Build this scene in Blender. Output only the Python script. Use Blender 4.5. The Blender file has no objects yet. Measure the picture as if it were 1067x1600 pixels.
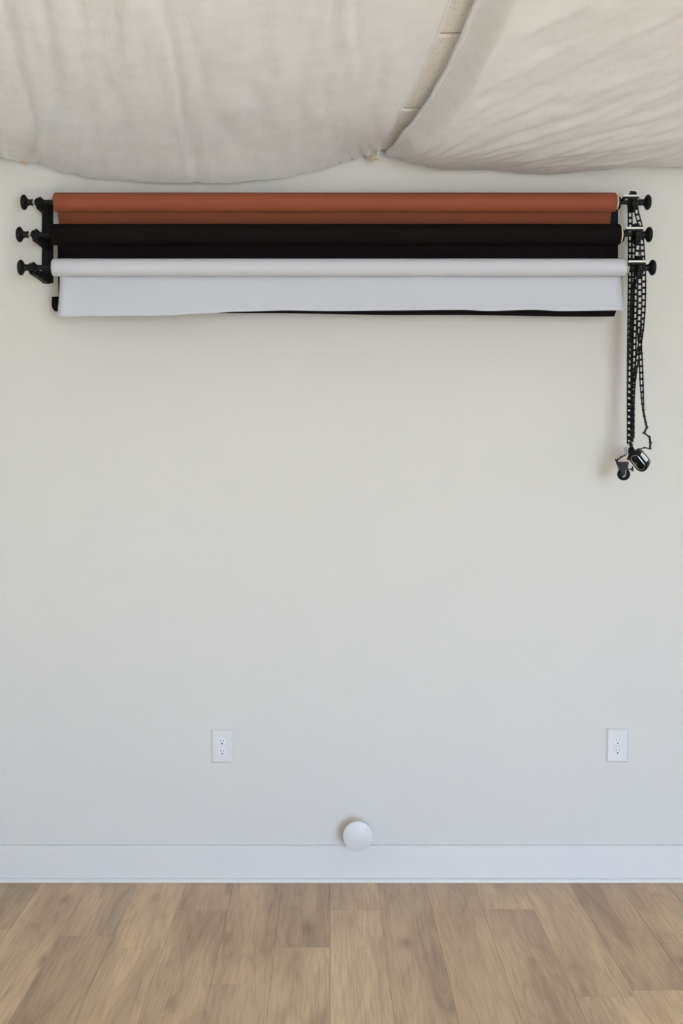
import bpy, bmesh, math, random
from mathutils import Vector, Matrix, noise

random.seed(7)
scene = bpy.context.scene
COL = scene.collection

# ------------------------------------------------------------------ camera
D = 4.04                 # camera to back wall
CZ = 1.404               # camera height
S = 0.00219              # metres per photo pixel on the back wall
VX, VY = 512.0, 735.0    # vanishing point in the 1067x1600 frame
cam_d = bpy.data.cameras.new('camera')
cam = bpy.data.objects.new('camera', cam_d)
COL.objects.link(cam)
cam.location = (0, -D, CZ)
cam.rotation_euler = (math.radians(90), 0, 0)
cam_d.sensor_fit = 'AUTO'
cam_d.sensor_width = 36
cam_d.lens = (D / S) * 36 / 1600
cam_d.shift_x = (533.5 - VX) / 1600
cam_d.shift_y = -(800 - VY) / 1600
cam_d.clip_start = 0.05
scene.camera = cam

# ------------------------------------------------------------------ world: overcast sky over pale ground
SKY_STRENGTH = 6.5
w = bpy.data.worlds.new('world')
scene.world = w
w.use_nodes = True
nt = w.node_tree
nt.nodes.clear()
out = nt.nodes.new('ShaderNodeOutputWorld')
bg = nt.nodes.new('ShaderNodeBackground')
tc = nt.nodes.new('ShaderNodeTexCoord')
sep = nt.nodes.new('ShaderNodeSeparateXYZ')
ramp = nt.nodes.new('ShaderNodeValToRGB')
mr = nt.nodes.new('ShaderNodeMapRange')
mr.inputs['From Min'].default_value = -1
mr.inputs['From Max'].default_value = 1
ramp.color_ramp.elements[0].position = 0.485
ramp.color_ramp.elements[0].color = (0.98, 1.10, 1.20, 1)
ramp.color_ramp.elements[1].position = 0.515
ramp.color_ramp.elements[1].color = (0.86, 1.27, 2.02, 1)
nt.links.new(tc.outputs['Generated'], sep.inputs[0])
nt.links.new(sep.outputs['Z'], mr.inputs['Value'])
nt.links.new(mr.outputs['Result'], ramp.inputs['Fac'])
nt.links.new(ramp.outputs['Color'], bg.inputs['Color'])
bg.inputs['Strength'].default_value = SKY_STRENGTH
nt.links.new(bg.outputs[0], out.inputs['Surface'])

# room box and the tall window (x0, x1, z0, z1)
RX0, RX1, RY0, RH = -2.5, 3.6, -7.5, 2.493
WIN_F = (0.7, 2.7, 0.06, 2.2)      # in the wall behind the camera


def portal(name, loc, rot, sx, sy):
    l = bpy.data.lights.new(name, 'AREA')
    l.shape = 'RECTANGLE'
    l.size, l.size_y = sx, sy
    l.cycles.is_portal = True
    o = bpy.data.objects.new(name, l)
    o.location = loc
    o.rotation_euler = rot
    COL.objects.link(o)


portal('window_portal', ((WIN_F[0] + WIN_F[1]) / 2, RY0 - 0.06, (WIN_F[2] + WIN_F[3]) / 2),
       (math.radians(90), 0, 0), WIN_F[1] - WIN_F[0], WIN_F[3] - WIN_F[2])

# low sun through the window behind the camera: it falls on the floor there, out of view
sun_d = bpy.data.lights.new('sun', 'SUN')
sun_d.energy = 26
sun_d.color = (0.88, 0.98, 1.05)
sun_d.angle = math.radians(0.6)
sun = bpy.data.objects.new('sun', sun_d)
sun.rotation_euler = (math.radians(90 - 27), 0, math.radians(26))
sun.location = (2, -9, 6)
COL.objects.link(sun)

vs = scene.view_settings
vs.view_transform = 'Standard'
vs.look = 'None'
vs.gamma = 1
vs.use_curve_mapping = False
vs.exposure = 1.42
scene.cycles.max_bounces = 10
scene.cycles.diffuse_bounces = 8
scene.cycles.use_denoising = True


# ------------------------------------------------------------------ helpers
def P(px, py, d=D):
    """photo pixel at distance d from the camera -> world point"""
    k = S * d / D
    return Vector(((px - VX) * k, d - D, CZ + (VY - py) * k))


class MB:
    """collects shapes into one mesh"""

    def __init__(self):
        self.v, self.f, self.sm = [], [], []

    def add(self, vs, fs, smooth=False):
        n = len(self.v)
        self.v += [Vector(p) for p in vs]
        self.f += [tuple(i + n for i in f) for f in fs]
        self.sm += [smooth] * len(fs)
        return self

    def box(self, c, s, M=None):
        x, y, z = s[0] / 2, s[1] / 2, s[2] / 2
        vs = [Vector((a * x, b * y, e * z)) for a in (-1, 1) for b in (-1, 1) for e in (-1, 1)]
        if M is not None:
            vs = [M @ p for p in vs]
        c = Vector(c)
        return self.add([p + c for p in vs],
                        [(0, 1, 3, 2), (4, 6, 7, 5), (0, 4, 5, 1), (2, 3, 7, 6), (0, 2, 6, 4), (1, 5, 7, 3)])

    def lathe(self, prof, M, n=24):
        """profile of (along, radius) turned about the local X axis, placed with matrix M"""
        vs, fs = [], []
        rings = []
        for (a, r) in prof:
            if r < 1e-6:
                rings.append([len(vs)])
                vs.append(M @ Vector((a, 0, 0)))
            else:
                idx = []
                for i in range(n):
                    t = 2 * math.pi * i / n
                    idx.append(len(vs))
                    vs.append(M @ Vector((a, r * math.cos(t), r * math.sin(t))))
                rings.append(idx)
        for A, B in zip(rings, rings[1:]):
            for i in range(n):
                j = (i + 1) % n
                if len(A) == 1 and len(B) == 1:
                    continue
                if len(A) == 1:
                    fs.append((A[0], B[j], B[i]))
                elif len(B) == 1:
                    fs.append((A[i], A[j], B[0]))
                else:
                    fs.append((A[i], A[j], B[j], B[i]))
        return self.add(vs, fs, True)

    def tube(self, pts, r, n=8, cap=True):
        pts = [Vector(p) for p in pts]
        vs, fs = [], []
        up = None
        for i, p in enumerate(pts):
            t = (pts[min(i + 1, len(pts) - 1)] - pts[max(i - 1, 0)]).normalized()
            if up is None:
                up = t.orthogonal().normalized()
            up = (up - t * up.dot(t)).normalized()
            b = t.cross(up)
            rr = r[i] if isinstance(r, (list, tuple)) else r
            for k in range(n):
                a = 2 * math.pi * k / n
                vs.append(p + up * rr * math.cos(a) + b * rr * math.sin(a))
        for i in range(len(pts) - 1):
            for k in range(n):
                j = (k + 1) % n
                fs.append((i * n + k, i * n + j, (i + 1) * n + j, (i + 1) * n + k))
        if cap:
            fs.append(tuple(range(n))[::-1])
            fs.append(tuple((len(pts) - 1) * n + k for k in range(n)))
        return self.add(vs, fs, True)

    def prism(self, poly, a, b):
        """closed polygon of 3D points extruded from offset a to offset b (vectors)"""
        n = len(poly)
        a, b = Vector(a), Vector(b)
        vs = [Vector(p) + a for p in poly] + [Vector(p) + b for p in poly]
        fs = [tuple(range(n))[::-1], tuple(range(n, 2 * n))]
        fs += [(i, (i + 1) % n, n + (i + 1) % n, n + i) for i in range(n)]
        return self.add(vs, fs)

    def mesh(self, name):
        me = bpy.data.meshes.new(name)
        me.from_pydata([tuple(p) for p in self.v], [], self.f)
        me.polygons.foreach_set('use_smooth', self.sm)
        bm = bmesh.new()
        bm.from_mesh(me)
        bmesh.ops.recalc_face_normals(bm, faces=bm.faces)
        bm.to_mesh(me)
        bm.free()
        me.update()
        return me

    def build(self, name, mat, parent=None, origin=None, bevel=0, seg=2, auto=True):
        if origin is not None:
            o_ = Vector(origin)
            self.v = [p - o_ for p in self.v]
        me = self.mesh(name)
        ob = bpy.data.objects.new(name, me)
        if origin is not None:
            ob.location = origin
        me.materials.append(mat)
        COL.objects.link(ob)
        if parent is not None:
            adopt(ob, parent)
        if bevel:
            m = ob.modifiers.new('bevel', 'BEVEL')
            m.width = bevel
            m.segments = seg
            m.limit_method = 'ANGLE'
            m.angle_limit = math.radians(40)
        if auto and any(self.sm):
            m = ob.modifiers.new('edges', 'EDGE_SPLIT')
            m.split_angle = math.radians(42)
        return ob


def adopt(ob, parent):
    ob.parent = parent
    # parents are never rotated or scaled, so a location offset is enough
    off = Vector(parent.location)
    q = parent.parent
    while q is not None:
        off += Vector(q.location)
        q = q.parent
    ob.location = Vector(ob.location) - off


def tag(o, label, cat, group=None, kind=None):
    o['label'] = label
    o['category'] = cat
    if group:
        o['group'] = group
    if kind:
        o['kind'] = kind
    return o


def thing(name, loc, label, cat, group=None):
    o = bpy.data.objects.new(name, None)
    o.location = loc
    o.empty_display_size = 0.05
    COL.objects.link(o)
    return tag(o, label, cat, group)


def struct(o):
    o['kind'] = 'structure'
    return o


# ------------------------------------------------------------------ materials
def mat(name, color, rough=0.6, metal=0.0, spec=0.5, bump=None, tint=None, coat=0):
    """principled; bump=(scale, strength, distance), tint=(scale, amount)"""
    m = bpy.data.materials.new(name)
    m.use_nodes = True
    t = m.node_tree
    b = t.nodes['Principled BSDF']
    b.inputs['Base Color'].default_value = (*color, 1)
    b.inputs['Roughness'].default_value = rough
    b.inputs['Metallic'].default_value = metal
    b.inputs['Specular IOR Level'].default_value = spec
    b.inputs['Coat Weight'].default_value = coat
    if bump or tint:
        co = t.nodes.new('ShaderNodeTexCoord')
    if bump:
        n = t.nodes.new('ShaderNodeTexNoise')
        n.inputs['Scale'].default_value = bump[0]
        n.inputs['Detail'].default_value = 5
        t.links.new(co.outputs['Object'], n.inputs['Vector'])
        bp = t.nodes.new('ShaderNodeBump')
        bp.inputs['Strength'].default_value = bump[1]
        bp.inputs['Distance'].default_value = bump[2]
        t.links.new(n.outputs['Fac'], bp.inputs['Height'])
        t.links.new(bp.outputs['Normal'], b.inputs['Normal'])
    if tint:
        n2 = t.nodes.new('ShaderNodeTexNoise')
        n2.inputs['Scale'].default_value = tint[0]
        n2.inputs['Detail'].default_value = 4
        t.links.new(co.outputs['Object'], n2.inputs['Vector'])
        mx = t.nodes.new('ShaderNodeMix')
        mx.data_type = 'RGBA'
        mx.inputs[6].default_value = (*[c * (1 - tint[1]) for c in color], 1)
        mx.inputs[7].default_value = (*[min(1, c * (1 + tint[1])) for c in color], 1)
        t.links.new(n2.outputs['Fac'], mx.inputs[0])
        t.links.new(mx.outputs[2], b.inputs['Base Color'])
    return m


M_WALL = mat('wall_paint', (0.60, 0.59, 0.545), 0.75, spec=0.3, bump=(180, 0.06, 0.002), tint=(1.3, 0.01))
M_TRIM = mat('trim_paint', (0.635, 0.63, 0.60), 0.38, spec=0.4, bump=(60, 0.03, 0.001))
M_BLACK = mat('black_plastic', (0.0065, 0.006, 0.0058), 0.5, spec=0.2, bump=(300, 0.05, 0.0005))
M_BLACKM = mat('black_steel', (0.005, 0.0048, 0.0048), 0.6, spec=0.15, bump=(400, 0.05, 0.0005))
M_CHAIN = mat('chain_plastic', (0.008, 0.007, 0.0065), 0.5, spec=0.2)
M_GUARD = mat('pale_metal', (0.66, 0.655, 0.60), 0.35, metal=0.25)
M_CHROME = mat('satin_chrome', (0.42, 0.42, 0.42), 0.3, metal=1.0)
M_GREY = mat('grey_metal', (0.16, 0.15, 0.14), 0.4, metal=0.4)
M_LABEL = mat('white_label', (0.85, 0.85, 0.85), 0.5)
M_INK = mat('label_ink', (0.08, 0.08, 0.09), 0.6)
M_CARD = mat('cardboard', (0.62, 0.52, 0.36), 0.8, bump=(200, 0.1, 0.001), tint=(40, 0.06))
M_RED = mat('rust_paper', (0.255, 0.068, 0.031), 0.75, spec=0.25, bump=(500, 0.05, 0.0005), tint=(3, 0.04))
M_BLK = mat('black_paper', (0.0065, 0.0042, 0.0042), 0.8, spec=0.08, bump=(500, 0.05, 0.0005))
M_WHT = mat('white_paper', (0.50, 0.515, 0.55), 0.7, spec=0.25, bump=(500, 0.03, 0.0005))
M_PLATE = mat('outlet_plastic', (0.61, 0.615, 0.595), 0.32, spec=0.5)
M_RECEP = mat('receptacle_plastic', (0.70, 0.705, 0.69), 0.3, spec=0.5)
M_SLOT = mat('slot_painted_shade', (0.10, 0.10, 0.10), 0.6)  # dark grey paints the shade inside the outlet slots
M_HOLE = mat('ground_hole_shade', (0.006, 0.006, 0.006), 0.9, spec=0)  # near-black paints the shade inside the ground hole
M_CAP = mat('door_stop_plastic', (0.62, 0.615, 0.59), 0.4, spec=0.4)
M_GRID = mat('ceiling_grid_paint', (0.50, 0.48, 0.43), 0.5)
M_FRAME = mat('window_frame_paint', (0.7, 0.7, 0.7), 0.5, bump=(50, 0.02, 0.001))
M_THREAD = mat('frayed_thread', (0.55, 0.44, 0.28), 0.9, bump=(200, 0.1, 0.001))


def tile_material():
    m = mat('acoustic_tile', (0.88, 0.86, 0.80), 0.9, spec=0.1)
    t = m.node_tree
    b = t.nodes['Principled BSDF']
    co = t.nodes.new('ShaderNodeTexCoord')
    v = t.nodes.new('ShaderNodeTexVoronoi')
    v.inputs['Scale'].default_value = 95
    v.inputs['Randomness'].default_value = 1
    t.links.new(co.outputs['Object'], v.inputs['Vector'])
    n = t.nodes.new('ShaderNodeTexNoise')
    n.inputs['Scale'].default_value = 40
    t.links.new(co.outputs['Object'], n.inputs['Vector'])
    # pinholes where the cell distance is small and the noise allows one
    lt = t.nodes.new('ShaderNodeMath')
    lt.operation = 'LESS_THAN'
    lt.inputs[1].default_value = 0.17
    t.links.new(v.outputs['Distance'], lt.inputs[0])
    gt = t.nodes.new('ShaderNodeMath')
    gt.operation = 'GREATER_THAN'
    gt.inputs[1].default_value = 0.52
    t.links.new(n.outputs['Fac'], gt.inputs[0])
    mu = t.nodes.new('ShaderNodeMath')
    mu.operation = 'MULTIPLY'
    t.links.new(lt.outputs[0], mu.inputs[0])
    t.links.new(gt.outputs[0], mu.inputs[1])
    mx = t.nodes.new('ShaderNodeMix')
    mx.data_type = 'RGBA'
    mx.inputs[6].default_value = (0.88, 0.86, 0.80, 1)
    mx.inputs[7].default_value = (0.22, 0.19, 0.15, 1)
    t.links.new(mu.outputs[0], mx.inputs[0])
    t.links.new(mx.outputs[2], b.inputs['Base Color'])
    bp = t.nodes.new('ShaderNodeBump')
    bp.inputs['Strength'].default_value = 0.35
    bp.inputs['Distance'].default_value = 0.003
    n3 = t.nodes.new('ShaderNodeTexNoise')
    n3.inputs['Scale'].default_value = 220
    t.links.new(co.outputs['Object'], n3.inputs['Vector'])
    t.links.new(n3.outputs['Fac'], bp.inputs['Height'])
    t.links.new(bp.outputs['Normal'], b.inputs['Normal'])
    return m


M_TILE = tile_material()


def linen_material():
    m = bpy.data.materials.new('linen')
    m.use_nodes = True
    t = m.node_tree
    t.nodes.clear()
    o = t.nodes.new('ShaderNodeOutputMaterial')
    d = t.nodes.new('ShaderNodeBsdfDiffuse')
    tr = t.nodes.new('ShaderNodeBsdfTranslucent')
    mix = t.nodes.new('ShaderNodeMixShader')
    mix.inputs[0].default_value = 0.15
    co = t.nodes.new('ShaderNodeTexCoord')
    n = t.nodes.new('ShaderNodeTexNoise')
    n.inputs['Scale'].default_value = 14
    n.inputs['Detail'].default_value = 6
    t.links.new(co.outputs['Object'], n.inputs['Vector'])
    r = t.nodes.new('ShaderNodeValToRGB')
    r.color_ramp.elements[0].position = 0.3
    r.color_ramp.elements[0].color = (0.88, 0.905, 0.93, 1)
    r.color_ramp.elements[1].position = 0.7
    r.color_ramp.elements[1].color = (0.935, 0.955, 0.975, 1)
    t.links.new(n.outputs['Fac'], r.inputs[0])
    t.links.new(r.outputs[0], d.inputs['Color'])
    t.links.new(r.outputs[0], tr.inputs['Color'])
    # fine crinkle, drawn out along the length of the cloth
    mp = t.nodes.new('ShaderNodeMapping')
    mp.inputs['Scale'].default_value = (46, 11, 20)
    mp.inputs['Rotation'].default_value = (0, 0, math.radians(12))
    t.links.new(co.outputs['Object'], mp.inputs['Vector'])
    n2 = t.nodes.new('ShaderNodeTexNoise')
    n2.inputs['Scale'].default_value = 1
    n2.inputs['Detail'].default_value = 4
    n2.inputs['Distortion'].default_value = 0.6
    t.links.new(mp.outputs[0], n2.inputs['Vector'])
    bp = t.nodes.new('ShaderNodeBump')
    bp.inputs['Strength'].default_value = 0.3
    bp.inputs['Distance'].default_value = 0.008
    t.links.new(n2.outputs['Fac'], bp.inputs['Height'])
    t.links.new(bp.outputs['Normal'], d.inputs['Normal'])
    t.links.new(d.outputs[0], mix.inputs[1])
    t.links.new(tr.outputs[0], mix.inputs[2])
    t.links.new(mix.outputs[0], o.inputs[0])
    return m


M_LINEN = linen_material()


def oak_material():
    m = bpy.data.materials.new('oak_plank')
    m.use_nodes = True
    t = m.node_tree
    b = t.nodes['Principled BSDF']
    N = t.nodes.new
    L = t.links.new
    co = N('ShaderNodeTexCoord')
    oi = N('ShaderNodeObjectInfo')
    # every plank samples its own stretch of timber
    mul = N('ShaderNodeVectorMath')
    mul.operation = 'SCALE'
    mul.inputs['Scale'].default_value = 37.0
    comb = N('ShaderNodeCombineXYZ')
    L(oi.outputs['Random'], comb.inputs[0])
    L(oi.outputs['Random'], comb.inputs[1])
    L(oi.outputs['Random'], comb.inputs[2])
    L(comb.outputs[0], mul.inputs[0])
    add = N('ShaderNodeVectorMath')
    add.operation = 'ADD'
    L(co.outputs['Object'], add.inputs[0])
    L(mul.outputs[0], add.inputs[1])

    def noise_(sx, sy, detail, dist=0.0, rough=0.55):
        mp = N('ShaderNodeMapping')
        mp.inputs['Scale'].default_value = (sx, sy, 1)
        L(add.outputs[0], mp.inputs['Vector'])
        n = N('ShaderNodeTexNoise')
        n.inputs['Scale'].default_value = 1
        n.inputs['Detail'].default_value = detail
        n.inputs['Roughness'].default_value = rough
        n.inputs['Distortion'].default_value = dist
        L(mp.outputs[0], n.inputs['Vector'])
        return n

    broad = noise_(9, 1.6, 3, 0.4)
    fine = noise_(170, 6, 4, 0.2)
    figure = noise_(9, 1.5, 1.0, 0.25)
    # cathedral figure: contour lines of a soft field
    mm = N('ShaderNodeMath')
    mm.operation = 'MULTIPLY'
    mm.inputs[1].default_value = 46
    L(figure.outputs['Fac'], mm.inputs[0])
    sn = N('ShaderNodeMath')
    sn.operation = 'SINE'
    L(mm.outputs[0], sn.inputs[0])
    # knots
    mpk = N('ShaderNodeMapping')
    mpk.inputs['Scale'].default_value = (6.0, 2.1, 1)
    L(add.outputs[0], mpk.inputs['Vector'])
    vk = N('ShaderNodeTexVoronoi')
    vk.inputs['Scale'].default_value = 1
    vk.inputs['Randomness'].default_value = 1
    L(mpk.outputs[0], vk.inputs['Vector'])
    kr = N('ShaderNodeMapRange')
    kr.inputs['From Min'].default_value = 0.03
    kr.inputs['From Max'].default_value = 0.16
    kr.inputs['To Min'].default_value = 1
    kr.inputs['To Max'].default_value = 0
    L(vk.outputs['Distance'], kr.inputs['Value'])

    def mixc(fac, a, bcol, mode='MIX'):
        x = N('ShaderNodeMix')
        x.data_type = 'RGBA'
        x.blend_type = mode
        if isinstance(fac, (int, float)):
            x.inputs[0].default_value = fac
        else:
            L(fac, x.inputs[0])
        for sock, val in ((x.inputs[6], a), (x.inputs[7], bcol)):
            if isinstance(val, tuple):
                sock.default_value = val
            else:
                L(val, sock)
        return x.outputs[2]

    def rng(sock, a, bb, lo, hi):
        q = N('ShaderNodeMapRange')
        q.inputs['From Min'].default_value = a
        q.inputs['From Max'].default_value = bb
        q.inputs['To Min'].default_value = lo
        q.inputs['To Max'].default_value = hi
        L(sock, q.inputs['Value'])
        return q.outputs['Result']

    c = mixc(rng(broad.outputs['Fac'], 0.36, 0.66, 0, 1), (1.10, 1.08, 1.05, 1), (0.74, 0.73, 0.73, 1))
    c = mixc(1.0, oi.outputs['Color'], c, 'MULTIPLY')
    c = mixc(rng(fine.outputs['Fac'], 0.45, 0.75, 0, 0.36), c, (0.17, 0.10, 0.055, 1))
    c = mixc(rng(sn.outputs[0], 0.2, 1, 0, 0.12), c, (0.15, 0.09, 0.05, 1))
    c = mixc(rng(kr.outputs[0], 0, 1, 0, 0.45), c, (0.12, 0.075, 0.045, 1))
    L(c, b.inputs['Base Color'])
    b.inputs['Roughness'].default_value = 0.48
    b.inputs['Specular IOR Level'].default_value = 0.35
    bp = N('ShaderNodeBump')
    bp.inputs['Strength'].default_value = 0.08
    bp.inputs['Distance'].default_value = 0.001
    L(fine.outputs['Fac'], bp.inputs['Height'])
    L(bp.outputs['Normal'], b.inputs['Normal'])
    return m


M_OAK = oak_material()

# ------------------------------------------------------------------ room shell
T = 0.12
wb = struct(MB().box(((RX0 + RX1) / 2, T / 2, RH / 2), (RX1 - RX0 + 2 * T, T, RH + 0.3)).build('wall_back', M_WALL))
wl = struct(MB().box((RX0 - T / 2, RY0 / 2, RH / 2), (T, -RY0, RH + 0.3)).build('wall_left', M_WALL))


def wall_with_hole(name, axis, at, a0, a1, hole):
    """axis 'x': wall runs along X at y=at; 'y': runs along Y at x=at"""
    m = MB()
    h0, h1, z0, z1 = hole
    for (p, q, b, t) in ((a0, h0, -0.15, RH + 0.15), (h1, a1, -0.15, RH + 0.15), (h0, h1, -0.15, z0), (h0, h1, z1, RH + 0.15)):
        c, s = (p + q) / 2, q - p
        if axis == 'x':
            m.box((c, at, (b + t) / 2), (s, T, t - b))
        else:
            m.box((at, c, (b + t) / 2), (T, s, t - b))
    return struct(m.build(name, M_WALL))


wall_with_hole('wall_front', 'x', RY0 - T / 2, RX0 - T, RX1 + T, WIN_F)
struct(MB().box((RX1 + T / 2, RY0 / 2, RH / 2), (T, -RY0, RH + 0.3)).build('wall_right', M_WALL))


def window(name, axis, at, hole, n):
    h0, h1, z0, z1 = hole
    root = bpy.data.objects.new(name, None)
    root.location = (((h0 + h1) / 2, at, z0) if axis == 'x' else (at, (h0 + h1) / 2, z0))
    COL.objects.link(root)
    struct(root)

    def bar(nm, a, b, za, zb, th=0.05):
        c, s = (a + b) / 2, b - a
        m = MB()
        if axis == 'x':
            m.box((c, at, (za + zb) / 2), (s, th, zb - za))
        else:
            m.box((at, c, (za + zb) / 2), (th, s, zb - za))
        m.build(nm, M_FRAME, root, origin=((c, at, za) if axis == 'x' else (at, c, za)))
    f = 0.045
    bar('frame_sill', h0, h1, z0, z0 + f)
    bar('frame_head', h0, h1, z1 - f, z1)
    bar('frame_jamb', h0, h0 + f, z0 + f, z1 - f)
    bar('frame_jamb', h1 - f, h1, z0 + f, z1 - f)
    for i in range(1, n):
        c = h0 + (h1 - h0) * i / n
        bar('mullion', c - f / 2, c + f / 2, z0 + f, z1 - f, 0.045)


window('window_1', 'x', RY0 - T / 2, WIN_F, 3)

# baseboard with its shoe moulding
m = MB()
zb = CZ + (VY - 1319.5) * S
prof = [(0, 0), (-0.014, 0), (-0.014, zb - 0.004), (-0.011, zb), (0, zb)]
m.prism([(RX0, y, z) for y, z in prof], (0, 0, 0), (RX1 - RX0, 0, 0))
bb = struct(m.build('baseboard_back', M_TRIM))
m = MB()
sh = [(-0.014, 0.001)] + [(-0.014 - 0.011 * math.cos(a), 0.001 + 0.013 * math.sin(a)) for a in [i * math.pi / 10 for i in range(6)]]
m.prism([(RX0, y, z) for y, z in sh], (0, 0, 0), (RX1 - RX0, 0, 0))
m.build('shoe_moulding', M_TRIM, bb)

# floor slab and planks
floor = struct(MB().box(((RX0 + RX1) / 2, RY0 / 2, -0.0585), (RX1 - RX0, -RY0, 0.1)).build('floor', M_OAK))
floor.color = (0.58, 0.44, 0.30, 1)
PW = 74.5 * S
X0 = (68 - VX) * S             # seam of column 0 | 1
BASE = (0.63, 0.467, 0.302)


def depth_of(py):
    return -(D - D * (1376 - VY) / (py - VY))


# column -> photo y of its end joint, tone in front of (wall side) and behind the joint
cols = {0: (None, .72, .80), 1: (None, 1.06, 1.0), 2: (1462, .88, .66), 3: (1481, 1.06, 1.04), 4: (1422, .86, .90),
        5: (1538, .98, .80), 6: (1480, .74, 1.05), 7: (1422, .97, 1.10), 8: (None, .86, .9), 9: (None, .95, 1.),
        10: (1421, 1.04, .88), 11: (1557, .94, 1.06), 12: (1547, .76, .98), 13: (1474, .88, .93), 14: (None, .95, .9)}
plank_mesh = {}


def plank(x0, y0, y1, tone, hue):
    L_ = round(y1 - y0, 4)
    if L_ not in plank_mesh:
        g, c = 0.0002, 0.0006
        hw, hl = PW / 2 - g, L_ / 2 - g
        mb = MB()
        vs = []
        for (ix, z) in ((0, -0.008), (0, -c), (c, 0)):
            vs += [(-hw + ix, -hl + ix, z), (hw - ix, -hl + ix, z), (hw - ix, hl - ix, z), (-hw + ix, hl - ix, z)]
        fs = [(8, 9, 10, 11)]
        for k in (0, 4):
            fs += [(k + i, k + (i + 1) % 4, k + 4 + (i + 1) % 4, k + 4 + i) for i in range(4)]
        mb.add(vs, fs)
        me = mb.mesh('plank')
        me.materials.append(M_OAK)
        plank_mesh[L_] = me
    o = bpy.data.objects.new('plank', plank_mesh[L_])
    COL.objects.link(o)
    o.location = (x0 + PW / 2, (y0 + y1) / 2, 0)
    adopt(o, floor)
    tone = 0.93 + (tone - 0.93) * 0.6
    o.color = (BASE[0] * tone * (1 + hue), BASE[1] * tone, BASE[2] * tone * (1 - hue), 1)


LEN = 1.22
for k in range(-5, 21):
    j, ta, tb = cols.get(k, (None, random.uniform(.78, 1.06), random.uniform(.78, 1.06)))
    x0 = X0 + (k - 1) * PW
    jy = depth_of(j) if j else -random.uniform(1.1, 1.2)
    plank(x0, jy, 0, ta, random.uniform(-.03, .03))
    plank(x0, jy - LEN, jy, tb, random.uniform(-.03, .03))
    plank(x0, jy - 2 * LEN, jy - LEN, random.uniform(.8, 1.06), random.uniform(-.03, .03))

# ceiling: lay-in tiles on a grid
ceil = struct(MB().box(((RX0 + RX1) / 2, RY0 / 2, RH + 0.10), (RX1 - RX0, -RY0, 0.1)).build('ceiling', M_GRID))


def ceil_depth(py):
    return -(D - D * (VY - 238) / (VY - py))


rows = [0, ceil_depth(173), ceil_depth(57)]
step = rows[1] - rows[2]
while rows[-1] > RY0 + step:
    rows.append(rows[-1] - step)
rows.append(RY0)
xs = [RX0]
x = -0.42 - 1.22 * 2
while x < RX1:
    if x > RX0 + 0.05:
        xs.append(x)
    x += 1.22
xs.append(RX1)
tile_mesh = {}
for r0, r1 in zip(rows, rows[1:]):
    for a, b in zip(xs, xs[1:]):
        key = (round(b - a, 3), round(r0 - r1, 3))
        if key not in tile_mesh:
            hw, hl = (b - a) / 2 - 0.012, (r0 - r1) / 2 - 0.012
            e = 0.006
            mb = MB()
            mb.add([(-hw, -hl, 0.03), (hw, -hl, 0.03), (hw, hl, 0.03), (-hw, hl, 0.03),
                    (-hw, -hl, -0.002), (hw, -hl, -0.002), (hw, hl, -0.002), (-hw, hl, -0.002),
                    (-hw + e, -hl + e, -0.008), (hw - e, -hl + e, -0.008), (hw - e, hl - e, -0.008), (-hw + e, hl - e, -0.008)],
                   [(0, 1, 2, 3), (8, 9, 10, 11)] + [(k + i, k + (i + 1) % 4, k + 4 + (i + 1) % 4, k + 4 + i) for k in (0, 4) for i in range(4)])
            me = mb.mesh('ceiling_tile')
            me.materials.append(M_TILE)
            tile_mesh[key] = me
        o = bpy.data.objects.new('ceiling_tile', tile_mesh[key])
        COL.objects.link(o)
        o.location = ((a + b) / 2, (r0 + r1) / 2, RH + 0.012)
        adopt(o, ceil)
for r in rows[1:-1]:
    MB().box(((RX0 + RX1) / 2, r, RH + 0.022), (RX1 - RX0, 0.022, 0.024)).build('grid_bar', M_GRID, ceil)
for x in xs[1:-1]:
    MB().box((x, RY0 / 2, RH + 0.026), (0.022, -RY0, 0.024)).build('grid_bar', M_GRID, ceil)
MB().box(((RX0 + RX1) / 2, -0.011, RH + 0.004), (RX1 - RX0, 0.022, 0.006)).build('wall_angle', M_GRID, ceil)


# ------------------------------------------------------------------ linen canopy
def lerp_table(tab, x):
    if x <= tab[0][0]:
        return tab[0][1]
    for (a, va), (b, vb) in zip(tab, tab[1:]):
        if x <= b:
            t = (x - a) / (b - a)
            t = t * t * (3 - 2 * t) * 0.5 + t * 0.5
            return va + (vb - va) * t
    return tab[-1][1]


YB = -0.05                       # back hem, just off the wall
YF = -3.3                        # where the cloth is let go of, beyond the frame


def ridged(p):
    return 1 - abs(noise.noise(p)) * 2


def canopy(name, xl, xr, hemz, side_l, side_r, belly, wrinkle, label, nu=150, nv=170):
    mb = MB()
    vs = []
    for j in range(nv + 1):
        v = (j / nv) ** 1.25
        y = YB + (YF - YB) * v
        a, b = xl(y), xr(y)
        for i in range(nu + 1):
            u = i / nu
            x = a + (b - a) * u
            vs.append(Vector(wrinkle(u, y, x, belly(u, y, x))))
    fs = [(j * (nu + 1) + i, j * (nu + 1) + i + 1, (j + 1) * (nu + 1) + i + 1, (j + 1) * (nu + 1) + i)
          for j in range(nv) for i in range(nu)]
    mb.add(vs, fs, True)
    o = mb.build(name, M_LINEN, auto=False)
    tag(o, label, 'fabric', 'linen canopies under the ceiling')
    return o, vs


def zw(py, d):
    return CZ + (VY - py) * S * d / D


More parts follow.
